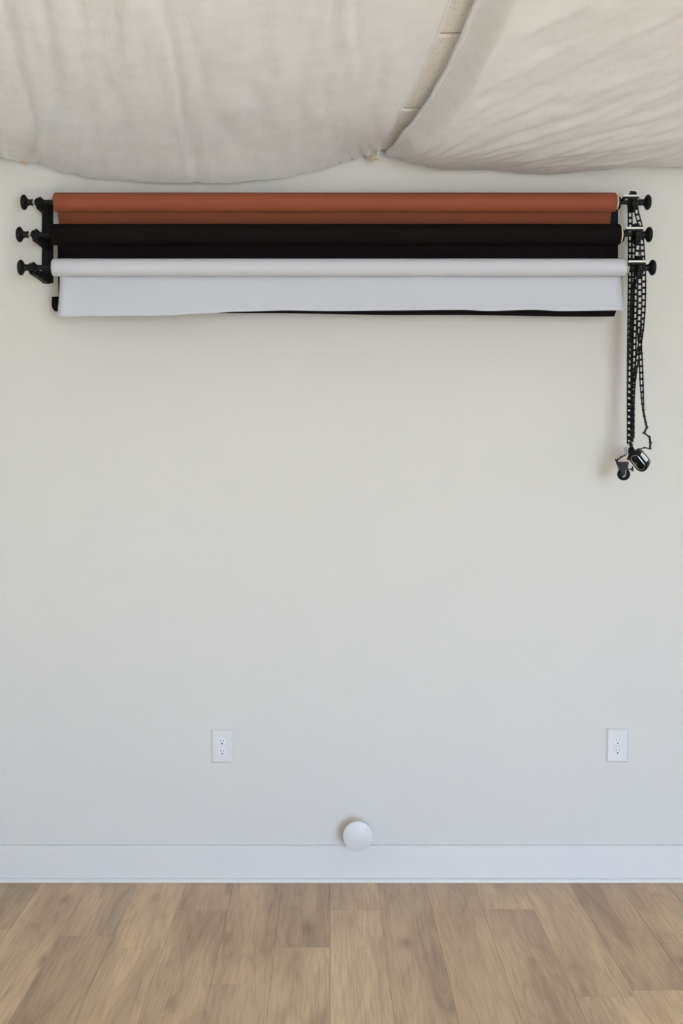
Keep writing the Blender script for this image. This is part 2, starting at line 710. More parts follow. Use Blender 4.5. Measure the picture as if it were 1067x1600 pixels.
DB = D + YB
hemL = [((px - VX) * S * DB / D, zw(py, DB)) for px, py in
        [(-330, 250), (-270, 262), (-150, 276), (-60, 268), (0, 247), (30, 251), (63, 254), (91, 268), (152, 280), (238, 285), (354, 286), (430, 280), (506, 265),
         (540, 254), (562, 246), (585, 243)]]
hemR = [((px - VX) * S * DB / D, zw(py, DB)) for px, py in
        [(604, 240), (617, 247), (650, 257), (688, 266), (769, 266), (830, 272), (864, 273), (940, 266), (987, 260), (1067, 261),
         (1150, 268), (1240, 266), (1300, 250)]]
ER = [(0, 0.160), (-0.50, 0.2058), (-0.72, 0.2386), (-0.96, 0.2587), (-1.25, 0.2735), (-1.6, 0.28), (-3.4, 0.31)]
EL2 = [(0, 0.195), (-0.32, 0.236), (-0.45, 0.264), (-0.70, 0.2975), (-0.95, 0.320), (-1.24, 0.333), (-1.5, 0.343), (-3.4, 0.37)]
ER = [(-a, b) for a, b in ER]
EL2 = [(-a, b) for a, b in EL2]


def sstep(a, b, x):
    t = max(0, min(1, (x - a) / (b - a)))
    return t * t * (3 - 2 * t)


def belly_left(u, y, x):
    t = -y - 0.05
    hx = lerp_table(hemL, x)
    # further forward: a broad trough with a soft right shoulder
    e = (1 - u)
    prof = 1 - (1 - min(1, e / 0.55)) ** 2.2
    zf = 2.466 - (0.030 + 0.015 * sstep(0, 1.5, t)) * prof + 0.05 * sstep(0.8, 1.0, e)
    k = 1 - (1 - min(1, t / 0.5)) ** 2
    return hx * (1 - k) + zf * k


def wrinkle_left(u, y, x, z):
    t = -y
    fade = sstep(0.0, 0.25, t) * 0.7 + 0.3
    # long soft folds fanning out from the ties
    fan = x / (1 - 0.21 * t)
    n1 = noise.noise(Vector((fan * 7.0, t * 0.5, 3.1)))
    n2 = ridged(Vector((fan * 11.0 + 0.35 * noise.noise(Vector((x * 2, t * 2, 0))), t * 0.7, 8.2)))
    n3 = noise.noise(Vector((fan * 26, t * 5, 1.7)))
    left = sstep(-0.1, -0.9, x)
    z += fade * (0.008 * n1 * (0.6 + left) + 0.020 * max(0, n2 - 0.5) * (0.5 + 1.4 * left) + 0.0055 * n3)
    # one long crease through the middle of the panel
    cx = -0.457 + 0.065 * t + 0.004 * math.sin(t * 7)
    q = (x - cx) / 0.010
    z += (0.010 * math.exp(-q * q) - 0.006 * math.exp(-((x - cx + 0.018) / 0.012) ** 2)) * sstep(0.0, 0.2, t)
    # gathered at the tie
    g = math.exp(-((x - 0.15) ** 2 + (t - 0.05) ** 2) / 0.02)
    z += 0.010 * g * math.sin(x * 160 + t * 30)
    return (x, y, z)


def belly_right(u, y, x):
    t = -y - 0.05
    hx = lerp_table(hemR, x)
    dx = x - lerp_table(EL2, -y)
    shoulder = sstep(0.0, 0.055, dx)
    zf = 2.466 - 0.075 * shoulder - 0.015 * sstep(0.05, 0.7, dx) + 0.04 * sstep(0.7, 1.3, dx)
    k = 1 - (1 - min(1, t / 0.45)) ** 2
    return hx * (1 - k) + zf * k


def wrinkle_right(u, y, x, z):
    t = -y
    dx = x - lerp_table(EL2, -y)
    on = sstep(0.03, 0.12, dx)
    # folds run out of the tie towards the camera and to the right
    a, b = x - 0.20, t + 0.12
    ang = math.atan2(a, b)
    rad = math.hypot(a, b)
    n1 = ridged(Vector((ang * 9, rad * 0.7, 5.5)))
    n2 = noise.noise(Vector((ang * 22 + 0.7 * noise.noise(Vector((x * 4, t * 4, 2))), rad * 2.6, 9.5)))
    sk = x - 0.45 * t
    n3 = noise.noise(Vector((sk * 34, t * 9, 4.4)))
    n4 = noise.noise(Vector((sk * 15, t * 3.5, 7.7)))
    fade = sstep(0.03, 0.3, t) * 0.75 + 0.25
    amp = min(1, rad / 0.5)
    z += on * fade * amp * (0.006 * max(0, n1 - 0.45) + 0.0045 * n2 + 0.0045 * n3 + 0.006 * n4)
    g = math.exp(-(a * a + (t - 0.05) ** 2) / 0.02)
    z += 0.006 * g * math.sin(x * 150 - t * 40)
    return (x, y, z)


cl, vl = canopy('canopy_panel', lambda y: -1.9 - 0.1 * y, lambda y: lerp_table(ER, -y), hemL, 0, 0, belly_left, wrinkle_left,
                'wide off-white linen canopy panel sagging over the left and middle')
cr, vr = canopy('canopy_panel', lambda y: lerp_table(EL2, -y), lambda y: 1.75 - 0.05 * y, hemR, 0, 0, belly_right, wrinkle_right,
                'crinkled off-white linen canopy panel with a rolled hem, over the right end')
cl['label'] = 'smoother off-white linen canopy panel sagging over the left and middle'
# rolled hems and frayed ties are parts of the panels
NU, NV = 150, 170
edge_l = [vl[j * (NU + 1) + NU] for j in range(0, NV + 1, 2)]
edge_r = [vr[j * (NU + 1)] for j in range(0, NV + 1, 2)]
MB().tube([p + Vector((0, 0, 0.001)) for p in edge_l], 0.0045, 6).build('rolled_hem', M_LINEN, cl)
MB().tube([p + Vector((0.001, 0, -0.002)) for p in edge_r], 0.0085, 8).build('rolled_hem', M_LINEN, cr)


def frayed(parent, c, n, size):
    mb = MB()
    for i in range(n):
        a = random.uniform(-1.3, 1.3)
        l = size * random.uniform(.5, 1.1)
        pts = [Vector(c) + Vector((math.sin(a) * l * s + random.uniform(-.002, .002), -0.01 * s + random.uniform(-.003, .003), -math.cos(a) * l * s * (0.6 + 0.4 * s)))
               for s in (0, .35, .7, 1)]
        mb.tube(pts, [0.003, 0.0026, 0.0018, 0.0008], 5)
    mb.lathe([(-0.012, 0), (-0.010, 0.006), (0, 0.009), (0.010, 0.006), (0.012, 0)], Matrix.Translation(Vector(c)), 10)
    mb.build('frayed_tie', M_THREAD, parent)


frayed(cl, P(583, 247, D - 0.05), 9, 0.020)
frayed(cl, P(40, 252, D - 0.05), 6, 0.015)

# ------------------------------------------------------------------ wall brackets, rollers, drives
ROLLS = {'top': dict(d=3.92, z=2.294, r=0.0320, x0=-0.907, x1=0.956),
         'mid': dict(d=3.87, z=2.177, r=0.0345, x0=-0.906, x1=0.957),
         'low': dict(d=3.83, z=2.062, r=0.0290, x0=-0.893, x1=0.967)}
for r in ROLLS.values():
    r['y'] = r['d'] - D


def bracket(xc, label, off=0.0):
    root = thing('wall_bracket', (xc, 0, 2.04), label, 'bracket', 'brackets that carry the paper rolls')
    z0, z1 = CZ + (VY - 443) * S, CZ + (VY - 320) * S
    MB().box((xc, -0.006, (z0 + z1) / 2), (0.038, 0.012, z1 - z0)).build('back_plate', M_BLACKM, root, origin=(xc, -0.006, z0), bevel=0.003)
    xp = xc
    for r in ROLLS.values():
        z, y = r['z'], r['y']
        xc = xp + off
        # arm: upright steel strap from plate to hook, deeper at the wall
        poly = [(xc, -0.010, z - 0.022), (xc, y + 0.016, z - 0.022), (xc, y + 0.010, z - 0.012), (xc, y + 0.016, z - 0.002), (xc, -0.010, z + 0.010)]
        a = MB().prism(poly, (-0.009, 0, 0), (0.009, 0, 0)).build('arm', M_BLACKM, root, origin=(xc, -0.01, z), bevel=0.0015)
        # hook: open cradle round the holder
        mb = MB()
        ri, ro = 0.0180, 0.0230
        angs = [math.radians(t) for t in range(-190, 24, 12)]
        inner = [(xc, y - ri * math.cos(t), z + ri * math.sin(t)) for t in angs]
        outer = [(xc, y - ro * math.cos(t), z + ro * math.sin(t)) for t in angs]
        n = len(angs)
        vs = [Vector(p) + Vector((s, 0, 0)) for s in (-0.008, 0.008) for p in inner + outer]
        fs = []
        for i in range(n - 1):
            A, B, C, E = i, i + 1, n + i + 1, n + i
            o2 = 2 * n
            fs += [(A, B, C, E), (A + o2, E + o2, C + o2, B + o2), (A, A + o2, B + o2, B), (E, C, C + o2, E + o2)]
        fs += [(0, n, 3 * n, 2 * n), (n - 1, 3 * n - 1, 4 * n - 1, 2 * n - 1)]
        mb.add(vs, fs)
        mb.build('hook', M_BLACKM, root, origin=(xc, y, z))
    xc = xp
    for zz in (z0 + 0.03, z1 - 0.03):
        MB().lathe([(0, 0), (0, 0.005), (0.002, 0.006), (0.004, 0.005), (0.0055, 0)],
                   Matrix.Translation((xc, -0.0115, zz)) @ Matrix.Rotation(math.radians(-90), 4, 'Z'), 12).build('screw_head', M_BLACK, root)


bracket(-0.957, 'black steel wall bracket with three hooks, at the left roll ends')
bracket(0.972, 'black steel wall bracket with three hooks, behind the right roll ends', -0.011)


def roll(key, paper, label, sheet_fn, gname='paper backdrop rolls on the wall'):
    r = ROLLS[key]
    cx = (r['x0'] + r['x1']) / 2
    root = thing('paper_roll', (cx, r['y'], r['z']), label, 'paper roll', gname)
    R = r['r']
    Mx = Matrix.Translation((0, r['y'], r['z']))
    e = 0.005
    prof = [(r['x0'] + 0.001, R * 0.55), (r['x0'], R - e), (r['x0'] + e * .35, R - e * .35), (r['x0'] + e, R)]
    n = 20
    prof += [(r['x0'] + e + (r['x1'] - r['x0'] - 2 * e) * i / n, R * (1 + 0.010 * noise.noise(Vector((i * .9, R * 90, 2))))) for i in range(1, n)]
    prof += [(r['x1'] - e, R), (r['x1'] - e * .35, R - e * .35), (r['x1'], R - e), (r['x1'] - 0.001, R * 0.55)]
    MB().lathe(prof, Mx, 40).build('wound_paper', paper, root, origin=(cx, r['y'], r['z']))
    MB().lathe([(r['x0'] + 0.003, 0.012), (r['x0'] - 0.001, R * .6), (r['x0'] + 0.01, R * .6), (r['x1'], R * .72), (r['x1'] + 0.006, R * .72), (r['x1'] + 0.007, R * .60), (r['x1'] + 0.002, 0.012)],
               Mx, 32).build('cardboard_core', M_CARD, root, origin=(cx, r['y'], r['z']))
    sheet_fn(root, r, paper)


def sheet(root, xl, xr, path, paper, nx=60):
    """path(u) -> list of (y, z, xshift) down the sheet for the position u across"""
    vs, fs = [], []
    n = None
    for i in range(nx + 1):
        u = i / nx
        pts = path(u)
        n = len(pts)
        for (y, z, sx) in pts:
            vs.append((xl + (xr - xl) * u + sx, y, z))
    for i in range(nx):
        for k in range(n - 1):
            fs.append((i * n + k, (i + 1) * n + k, (i + 1) * n + k + 1, i * n + k + 1))
    o = MB().add(vs, fs, True).build('paper_sheet', paper, root, auto=False)
    sol = o.modifiers.new('thickness', 'SOLIDIFY')
    sol.thickness = 0.0006
    sol.offset = 0
    return o


def sheet_red(root, r, paper):
    yb, zt = r['y'] + r['r'] - 0.001, r['z']

    def path(u):
        return [(yb + 0.054 * min(1, k / 5) ** 1.1, zt - 0.20 * k / 12, 0) for k in range(13)]
    sheet(root, -0.9070, 0.9530, path, paper, 24)


def sheet_black(root, r, paper):
    yb, zt = r['y'] + r['r'] - 0.001, r['z']

    def path(u):
        zlow = 1.930 + (1.913 - 1.930) * u + 0.0012 * math.sin(u * 19)
        R = 0.017 + 0.002 * math.sin(u * 7)
        pts = []
        yw = yb + 0.022
        n = 12
        for k in range(n):
            t = k / n
            pts.append((yb + (yw - yb) * t * t, zt + (zlow + R - zt) * t, 0))
        for k in range(9):
            a = math.pi * k / 8
            pts.append((yw - R + R * math.cos(a), zlow + R - R * math.sin(a), -(0.017 + 0.005 * u) * k / 8))
        up = 0.030
        for k in range(1, 4):
            pts.append((yw - 2 * R + 0.004 * k / 3, zlow + R + up * k / 3, -(0.017 + 0.005 * u)))
        return pts
    sheet(root, -0.893, 0.958, path, paper)


def sheet_white(root, r, paper):
    yb, zt = r['y'] + r['r'] - 0.001, r['z']

    def path(u):
        px = 93 + u * 880
        low = lerp_table([(90, 494.5), (250, 493.5), (330, 489.5), (370, 487), (450, 485), (520, 486), (600, 485.2), (725, 484.2), (762, 486), (832, 484), (874, 486), (960, 485), (980, 484)], px)
        n = 12
        pts = []
        yl = -(D - 3.838)
        zl = CZ + (VY - low) * S * 3.838 / D
        side = (2 * u - 1)
        for k in range(n + 1):
            t = k / n
            y = yb + (yl - yb) * (t ** 2.4)
            pts.append((y, zt + (zl - zt) * t, 0.004 * side * t ** 2 + (0.004 if u > .5 else 0) * abs(side) ** 6 * t * t))
        return pts
    sheet(root, -0.8755, 0.9575, path, paper, 90)


roll('top', M_RED, 'rust brown paper backdrop roll, topmost of the three', sheet_red)
roll('mid', M_BLK, 'black paper backdrop roll between rust and white rolls, its end curling up', sheet_black)
roll('low', M_WHT, 'white paper backdrop roll, lowest of the three, with a hanging sheet', sheet_white)


def XM(x, r, flip=False):
    m_ = Matrix.Translation((x, r['y'], r['z']))
    return m_ @ Matrix.Scale(-1, 4, (1, 0, 0)) if flip else m_


KNOB = [(0.001, 0), (0, 0.012), (0.002, 0.020), (0.006, 0.0245), (0.010, 0.0255), (0.014, 0.0245), (0.018, 0.019), (0.0215, 0.0125),
        (0.026, 0.0105), (0.034, 0.0100), (0.0345, 0.0112), (0.0385, 0.0112), (0.039, 0.004), (0.039, 0)]


def holder(key, xk, neck, label):
    """expander in the left end of a roll; xk = outer face of the knob"""
    r = ROLLS[key]
    xh = -0.957
    root = thing('roll_holder', (xh, r['y'], r['z']), label, 'roll holder', 'black tension knobs at the left roll ends')
    c = (xh, r['y'], r['z'])
    MB().lathe([(a * neck if a > 0.022 else a, b) for a, b in KNOB], XM(xk, r), 28).build('knob', M_BLACK, root, origin=c)
    MB().lathe([(xk + 0.036 * neck, 0), (xk + 0.036 * neck, 0.0075), (xk + 0.044 * neck, 0.0075), (xh, 0.0072), (xh, 0)], XM(0, r), 16).build('threaded_stem', M_CHROME if neck >= 1 else M_BLACK, root, origin=c)
    # ball hub with a raised collar
    ball = [(-0.0165, 0)] + [(-0.0165 * math.cos(t), max(0.0001, 0.0170 * math.sin(t))) for t in [math.pi * i / 14 for i in range(1, 14)]] + [(0.0165, 0)]
    MB().lathe(ball, XM(xh, r), 24).build('hub', M_BLACK, root, origin=c)
    MB().lathe([(-0.0035, 0.010), (-0.0035, 0.0185), (0.0015, 0.0185), (0.0015, 0.010)], XM(xh + 0.004, r), 24).build('collar', M_BLACK, root, origin=c)
    MB().lathe([(0, 0), (0, 0.0085), (0.064, 0.0085), (0.064, 0)], XM(xh + 0.010, r), 18).build('shaft', M_BLACK, root, origin=c)
    sc = MB().lathe([(0, 0), (0, 0.0035), (0.002, 0.003), (0.003, 0)], Matrix.Translation((xh, r['y'] - 0.0125, r['z'] + 0.0115)) @ Matrix.Rotation(math.radians(-90), 4, 'Z') @ Matrix.Rotation(math.radians(40), 4, 'Y'), 10)
    sc.build('set_screw', M_CHROME, root, origin=c)


holder('top', (33 - VX) * S * 3.92 / D, 1.0, 'black tension knob in the left end of the rust roll')
holder('mid', (26 - VX) * S * 3.87 / D, 1.0, 'black tension knob in the left end of the black roll')
holder('low', (28 - VX) * S * 3.83 / D, 0.96, 'black tension knob in the left end of the white roll')


def drive(key, xs_, xk, x_bar0, x_bar1, label):
    """chain drive in the right end: sprocket, pale guard bar, knob; xk = outer face"""
    r = ROLLS[key]
    root = thing('chain_drive', (xs_, r['y'], r['z']), label, 'chain drive', 'black chain drives at the right roll ends')
    c = (xs_, r['y'], r['z'])
    MB().lathe([(0, 0), (0, 0.0075), (xk - xs_ + 0.06 - 0.03, 0.0075), (xk - xs_ + 0.06 - 0.03, 0)], XM(xs_ - 0.06, r), 16).build('shaft', M_BLACK, root, origin=c)
    # sprocket: lens-shaped wheel with a toothed rim
    wheel = [(-0.0140, 0), (-0.0140, 0.016), (-0.0125, 0.0215), (-0.0095, 0.0275), (-0.0060, 0.0318), (-0.0025, 0.0345), (0.0025, 0.0345), (0.0060, 0.0318), (0.0095, 0.0275), (0.0125, 0.0215), (0.0140, 0.016), (0.0140, 0)]
    MB().lathe(wheel, XM(xs_, r), 28).build('sprocket', M_BLACK, root, origin=c)
    mb = MB()
    for i in range(10):
        a = 2 * math.pi * i / 10 + 0.2
        mb.box((xs_, r['y'] + 0.0320 * math.cos(a), r['z'] + 0.0320 * math.sin(a)), (0.008, 0.005, 0.006), Matrix.Rotation(a - math.pi / 2, 3, 'X'))
    o = mb.build('sprocket_teeth', M_BLACK, root, origin=c)
    o['kind'] = 'stuff'
    MB().lathe([(0, 0), (0, 0.0165), (0.0015, 0.0178), (0.0125, 0.0178), (0.014, 0.0165), (0.014, 0)], XM(0.956, r), 24).build('cradle_drum', M_BLACK, root, origin=c)
    # pale bar in front
    zb_ = r['z'] + 0.0125
    MB().box(((x_bar0 + x_bar1) / 2, r['y'] - 0.0425, zb_), (x_bar1 - x_bar0, 0.004, 0.0062)).build('guard_bar', M_GUARD, root, origin=c, bevel=0.001)
    MB().box(((x_bar0 + x_bar1) / 2, r['y'] - 0.039, zb_ - 0.0062), (x_bar1 - x_bar0 - 0.006, 0.010, 0.006)).build('guard_body', M_BLACK, root, origin=c, bevel=0.001)
    MB().box((x_bar0 + 0.006, r['y'] - 0.021, zb_ - 0.006), (0.008, 0.038, 0.009)).build('guard_strut', M_BLACK, root, origin=c, bevel=0.001)
    MB().lathe(KNOB, XM(xk, r, True), 28).build('knob', M_BLACK, root, origin=c)


def px_x(px, d):
    return (px - VX) * S * d / D


drive('top', px_x(988, 3.92), px_x(1016.5, 3.92), px_x(973, 3.885), px_x(999, 3.885), 'black chain sprocket and knob at the right end of the rust roll')
drive('mid', px_x(994, 3.87), px_x(1018.5, 3.87), px_x(977, 3.835), px_x(1004, 3.835), 'black chain sprocket and knob at the right end of the black roll')
drive('low', px_x(998, 3.83), px_x(1024, 3.83), px_x(981, 3.795), px_x(1009, 3.795), 'black chain sprocket and knob at the right end of the white roll')

# ------------------------------------------------------------------ chains of ladder links
PITCH = 0.0190
mb = MB()
LW = 0.0160
for sx in (-1, 1):
    mb.box((sx * (LW / 2 - 0.0019), 0, PITCH / 2), (0.0038, 0.0028, PITCH - 0.003))
hx = [(0.0033 * math.cos(a), 0.0042 * math.sin(a)) for a in [i * math.pi / 3 for i in range(6)]]
mb.prism([(0, y, z) for y, z in hx], (-LW / 2, 0, 0), (LW / 2, 0, 0))
LINK = mb.mesh('chain_link')
LINK.materials.append(M_CHAIN)


def smooth_path(pts, step=0.002):
    """Catmull-Rom through the points, resampled finely"""
    out_ = []
    n = len(pts)
    for i in range(n - 1):
        p0, p1, p2, p3 = pts[max(i - 1, 0)], pts[i], pts[i + 1], pts[min(i + 2, n - 1)]
        m_ = max(2, int((p2[0] - p1[0]).length / step))
        for k in range(m_):
            t = k / m_
            q = 0.5 * ((2 * p1[0]) + (p2[0] - p0[0]) * t + (2 * p0[0] - 5 * p1[0] + 4 * p2[0] - p3[0]) * t * t + (3 * p1[0] - p0[0] - 3 * p2[0] + p3[0]) * t ** 3)
            out_.append((q, p1[1] + (p2[1] - p1[1]) * t))
    out_.append(pts[-1])
    return out_


root_end = {}


def chain(label, pts, straight_from=None):
    """pts: list of (world point, twist in degrees about the run)"""
    path = smooth_path(pts)
    root = thing('bead_chain', tuple(pts[0][0]), label, 'chain', 'black ladder chains that turn the rolls')
    # equal chords along the path
    nodes = [path[0]]
    for q in path[1:]:
        if (q[0] - nodes[-1][0]).length >= PITCH:
            nodes.append(q)
    for (a, tw), (b, _) in zip(nodes, nodes[1:]):
        zax = (b - a).normalized()
        xr = Vector((1, 0, 0))
        xr = (xr - zax * xr.dot(zax))
        if xr.length < 1e-3:
            xr = Vector((0, 1, 0))
        xr.normalize()
        yr = zax.cross(xr)
        t = math.radians(tw)
        xa = xr * math.cos(t) + yr * math.sin(t)
        ya = zax.cross(xa)
        o = bpy.data.objects.new('chain_link', LINK)
        COL.objects.link(o)
        o.parent = root
        o.matrix_local = Matrix.Translation(a - Vector(root.location)) @ Matrix((xa, ya, zax)).transposed().to_4x4()
    root_end[root.name] = nodes[-1][0].copy()
    return root


def wrap(key, px, n=9, rad=0.0335):
    """points over the top of the sprocket, from the back strand to the front one"""
    r = ROLLS[key]
    x = px_x(px, r['d'])
    res = []
    for i in range(n):
        a = math.pi * i / (n - 1)
        res.append((Vector((x, r['y'] + rad * math.cos(a), r['z'] + rad * math.sin(a))), 0))
    return res


def strand(pts):
    return [(P(x, y, d), tw) for (x, y, d, tw) in pts]


back_a = strand([(984.5, 345, 3.950, 0), (984.6, 410, 3.945, 0), (984.5, 440, 3.94, 10), (983.6, 500, 3.93, 20), (983, 560, 3.915, 8), (982.8, 620, 3.90, 5), (983, 692, 3.885, 5)])
front_a = strand([(994.6, 332, 3.884, 0), (1001, 358, 3.888, 0), (1004, 400, 3.885, 0), (1005.5, 430, 3.88, 25), (1005.4, 470, 3.878, 45), (1003.5, 505, 3.875, 50), (1000, 535, 3.872, 60),
                  (995, 565, 3.87, 60), (991, 592, 3.868, 65), (989.3, 620, 3.866, 75), (989, 694, 3.864, 80)])
chain('black ladder chain over the sprocket of the rust roll, hanging lowest left', back_a[::-1] + wrap('top', 988, 7) + front_a)
back_b = strand([(989.2, 395, 3.905, 12), (988.8, 425, 3.90, 20), (987.4, 470, 3.895, 35), (986.6, 540, 3.89, 60), (986, 600, 3.88, 85), (986, 688, 3.872, 88)])
front_b = strand([(997.0, 382, 3.834, 0), (994.5, 405, 3.842, 35), (993.6, 440, 3.848, 52), (992.4, 490, 3.852, 55), (990.9, 550, 3.855, 55), (989.6, 600, 3.857, 60), (988.2, 640, 3.858, 80), (987.5, 694, 3.858, 80)])
chain('black ladder chain over the sprocket of the black roll, in the left bundle', back_b[::-1] + wrap('mid', 993.5, 7) + front_b)
back_c = strand([(992.0, 440, 3.865, 40), (987.5, 465, 3.866, 35), (985.5, 520, 3.866, 40), (983.8, 580, 3.866, 20), (983, 640, 3.866, 5), (983, 686, 3.866, 3)])
front_c = strand([(999.5, 436, 3.794, 0), (999.6, 475, 3.80, 5), (998.8, 505, 3.805, 35), (999.5, 535, 3.81, 62), (1001.2, 565, 3.815, 55), (1002.2, 595, 3.82, 60), (1003.6, 622, 3.825, 80), (1005.5, 645, 3.83, 90), (1010.5, 668, 3.835, 90)])
ch = chain('black ladder chain over the sprocket of the white roll, one strand hanging loose', back_c[::-1] + wrap('low', 997.5, 7) + front_c)


# the loose end: stiff links that zig-zag
def loose(parent, pts, name='chain_link', start=None):
    pw = [P(*q) for q in pts]
    if start is not None:
        pw = [start, (start + pw[0]) / 2 + Vector((0.003, 0, 0))] + pw if (start - pw[0]).length > 0.028 else [start] + pw
    for a, b in zip(pw, pw[1:]):
        zax = (b - a).normalized()
        xa = Vector((0, 1, 0))
        xa = (xa - zax * xa.dot(zax)).normalized()
        ya = zax.cross(xa)
        o = bpy.data.objects.new(name, LINK)
        COL.objects.link(o)
        o.parent = parent
        sc_ = (b - a).length / PITCH
        o.matrix_local = Matrix.Translation(a - Vector(parent.location)) @ Matrix((xa, ya, zax * sc_)).transposed().to_4x4()


loose(ch, [(1010.5, 668, 3.835), (1006.2, 676.6, 3.835), (1014.3, 682.5, 3.836), (1016, 691.3, 3.838), (1015.5, 701.2, 3.84), (1006.6, 699.5, 3.842), (997.5, 702, 3.845), (991, 706, 3.85), (987, 710, 3.855)], start=root_end[ch.name])
tail = thing('bead_chain', tuple(P(977, 708, 3.85)), 'short end of black ladder chain sticking out left above the round weight', 'chain', 'loose chain ends by the weights')
loose(tail, [(981, 707, 3.852), (977, 711, 3.85), (970.5, 714, 3.85), (963, 719.5, 3.85), (965.6, 727.5, 3.855)])
tail2 = thing('bead_chain', tuple(P(978, 734, 3.85)), 'short end of black ladder chain between the round and oval weights', 'chain', 'loose chain ends by the weights')
loose(tail2, [(977, 731.5, 3.86), (987.6, 734, 3.855), (989, 729, 3.85)])

# chrome clip holding the bundle
clip = thing('chain_clip', tuple(P(981, 700, 3.85)), 'small silver clip holding the chain bundle above the round weight', 'clip')
cp = [P(*q) for q in [(983, 693, 3.845), (980.5, 695, 3.843), (980.7, 701, 3.842), (980.2, 708, 3.842), (977, 713, 3.842)]]
MB().tube(cp, 0.0016, 8).build('wire_spring', M_CHROME, clip)
f = [P(*q) for q in [(975.3, 699, 3.845), (979.5, 697.5, 3.845), (980, 706.5, 3.845), (976, 708, 3.845)]]
hl = [P(*q) for q in [(976.6, 701.4, 3.845), (978.7, 700.6, 3.845), (979, 704.6, 3.845), (977, 705.5, 3.845)]]
mb = MB()
off = Vector((0, 0.008, 0))
vs = f + hl + [p + off for p in f] + [p + off for p in hl]
fs = []
for i in range(4):
    j = (i + 1) % 4
    fs += [(i, j, 4 + j, 4 + i), (8 + i, 12 + i, 12 + j, 8 + j), (i, 8 + i, 8 + j, j), (4 + i, 4 + j, 12 + j, 12 + i)]
mb.add(vs, fs)
mb.build('clip_frame', M_GREY, clip)
knot = MB()
for (a, b) in [((984, 694), (990, 704)), ((987, 694), (982, 706)), ((986, 700), (991, 709)), ((983, 705), (985, 713)), ((984, 709), (981, 718)), ((983, 700), (988, 709))]:
    knot.tube([P(a[0], a[1], 3.855), P((a[0] + b[0]) / 2 + 0.6, (a[1] + b[1]) / 2, 3.848), P(b[0], b[1], 3.855)], 0.0042, 8)
knot.build('cord_knot', M_CHAIN, clip)

# round weight: a wheel held in a tapered body
dw = 3.85
rw = thing('chain_weight', tuple(P(974.2, 741, dw)), 'round black chain weight with a tapered holder, lowest on the chains', 'weight')
c = P(974.2, 741, dw)
Rw = 9.8 * S * dw / D
turn = Matrix.Translation(c) @ Matrix.Rotation(math.radians(90 + 6), 4, 'Z')
MB().lathe([(-0.012, 0), (-0.012, Rw * .55), (-0.010, Rw * .86), (-0.006, Rw * .98), (0, Rw), (0.006, Rw * .98), (0.010, Rw * .86), (0.012, Rw * .55), (0.012, 0)], turn, 36).build('wheel', M_BLACK, rw)
poly = [P(*q, dw) for q in [(964.6, 721.9), (980.8, 721.2), (980, 728), (978.6, 733), (977.5, 742), (975, 746), (970, 745), (968.2, 738), (967.6, 733), (966, 729)]]
MB().prism(poly, (0, -0.015, 0), (0, 0.015, 0)).build('holder', M_BLACK, rw, bevel=0.002)
MB().tube([P(x, y, dw - 0.0165) for x, y in [(977.6, 733.5), (977.4, 738), (976.8, 742.5), (975, 744.6), (972.6, 745.4)]], 0.0012, 6).build('spring_wire', M_CHROME, rw)

# oval weight: stadium case turned a little to the left, ring on its face, label on its side
dc = 3.835
cw = thing('chain_weight', tuple(P(996, 721, dc)), 'oval black chain weight with silver ring and white label, hanging right of the round one', 'weight')
Lx = Vector((0.62, 0, -0.785)).normalized()
E = Vector((0.56, 0.74, 0.34))
E = (E - Lx * E.dot(Lx)).normalized()
Wd = Lx.cross(E).normalized()
if Wd.x < 0:
    Wd = -Wd
cf = P(996.8, 722.6, dc)
k_ = S * dc / D
HL, HW, TH = 17.3 * k_, 10.3 * k_, 0.038


def stadium(hl, hw, n=10):
    s = hl - hw
    res = []
    for i in range(n + 1):
        a = -math.pi / 2 + math.pi * i / n
        res.append((s + hw * math.cos(a), hw * math.sin(a)))
    for i in range(n + 1):
        a = math.pi / 2 + math.pi * i / n
        res.append((-s + hw * math.cos(a), hw * math.sin(a)))
    return res


def on_face(q, e):
    return cf + Lx * q[0] + Wd * q[1] + E * e


mb = MB()
st = stadium(HL, HW)
mb.prism([on_face(q, 0) for q in st], (0, 0, 0), E * TH * 0.55)
mb.build('case', M_BLACK, cw, bevel=0.0018)
mb = MB()
mb.prism([on_face(q, TH * .55) for q in stadium(HL * .97, HW * .95)], (0, 0, 0), E * TH * 0.45)
mb.build('back_cover', M_GREY, cw, bevel=0.0015)
ring = [on_face(q, -0.0006) for q in stadium(HL * .76, HW * .66)]
MB().tube(ring + [ring[0]], 0.0013, 6).build('face_ring', M_CHROME, cw)
mb = MB()
mb.prism([on_face(q, 0) for q in stadium(HL * .68, HW * .56)], (0, 0, 0), E * -0.0012)
mb.build('face_plate', M_BLACKM, cw)
MB().tube([on_face(q, -0.0014) for q in [(-0.020, 0.001), (-0.014, 0.003)]], 0.0012, 6).build('face_mark', M_GREY, cw)
MB().tube([on_face(q, -0.0014) for q in [(-0.006, -0.008), (-0.001, -0.006), (0.004, -0.0075)]], 0.0012, 6).build('face_mark', M_GREY, cw)
# label on the flat side that faces up and to the right
lab = MB()
up = Wd if Wd.z > 0 else -Wd
sl = (HL - HW)
lq = []
for (a, e) in ((-sl * 1.15, TH * .12), (sl * .95, TH * .12), (sl * .95, TH * .62), (-sl * 1.15, TH * .62)):
    lq.append(cf + Lx * a + up * (HW + 0.0002) + E * e)
lab.prism(lq, (0, 0, 0), up * 0.0006)
lo = lab.build('label', M_LABEL, cw)
mk = MB()
for (a, b) in ((-0.85, -0.55), (-0.4, -0.2), (-0.1, 0.1), (0.2, 0.38), (0.48, 0.7)):
    mk.prism([cf + Lx * (sl * s_) + up * (HW + 0.0008) + E * e for s_, e in ((a, TH * .30), (b, TH * .30), (b, TH * .40), (a, TH * .40))], (0, 0, 0), up * 0.0003)
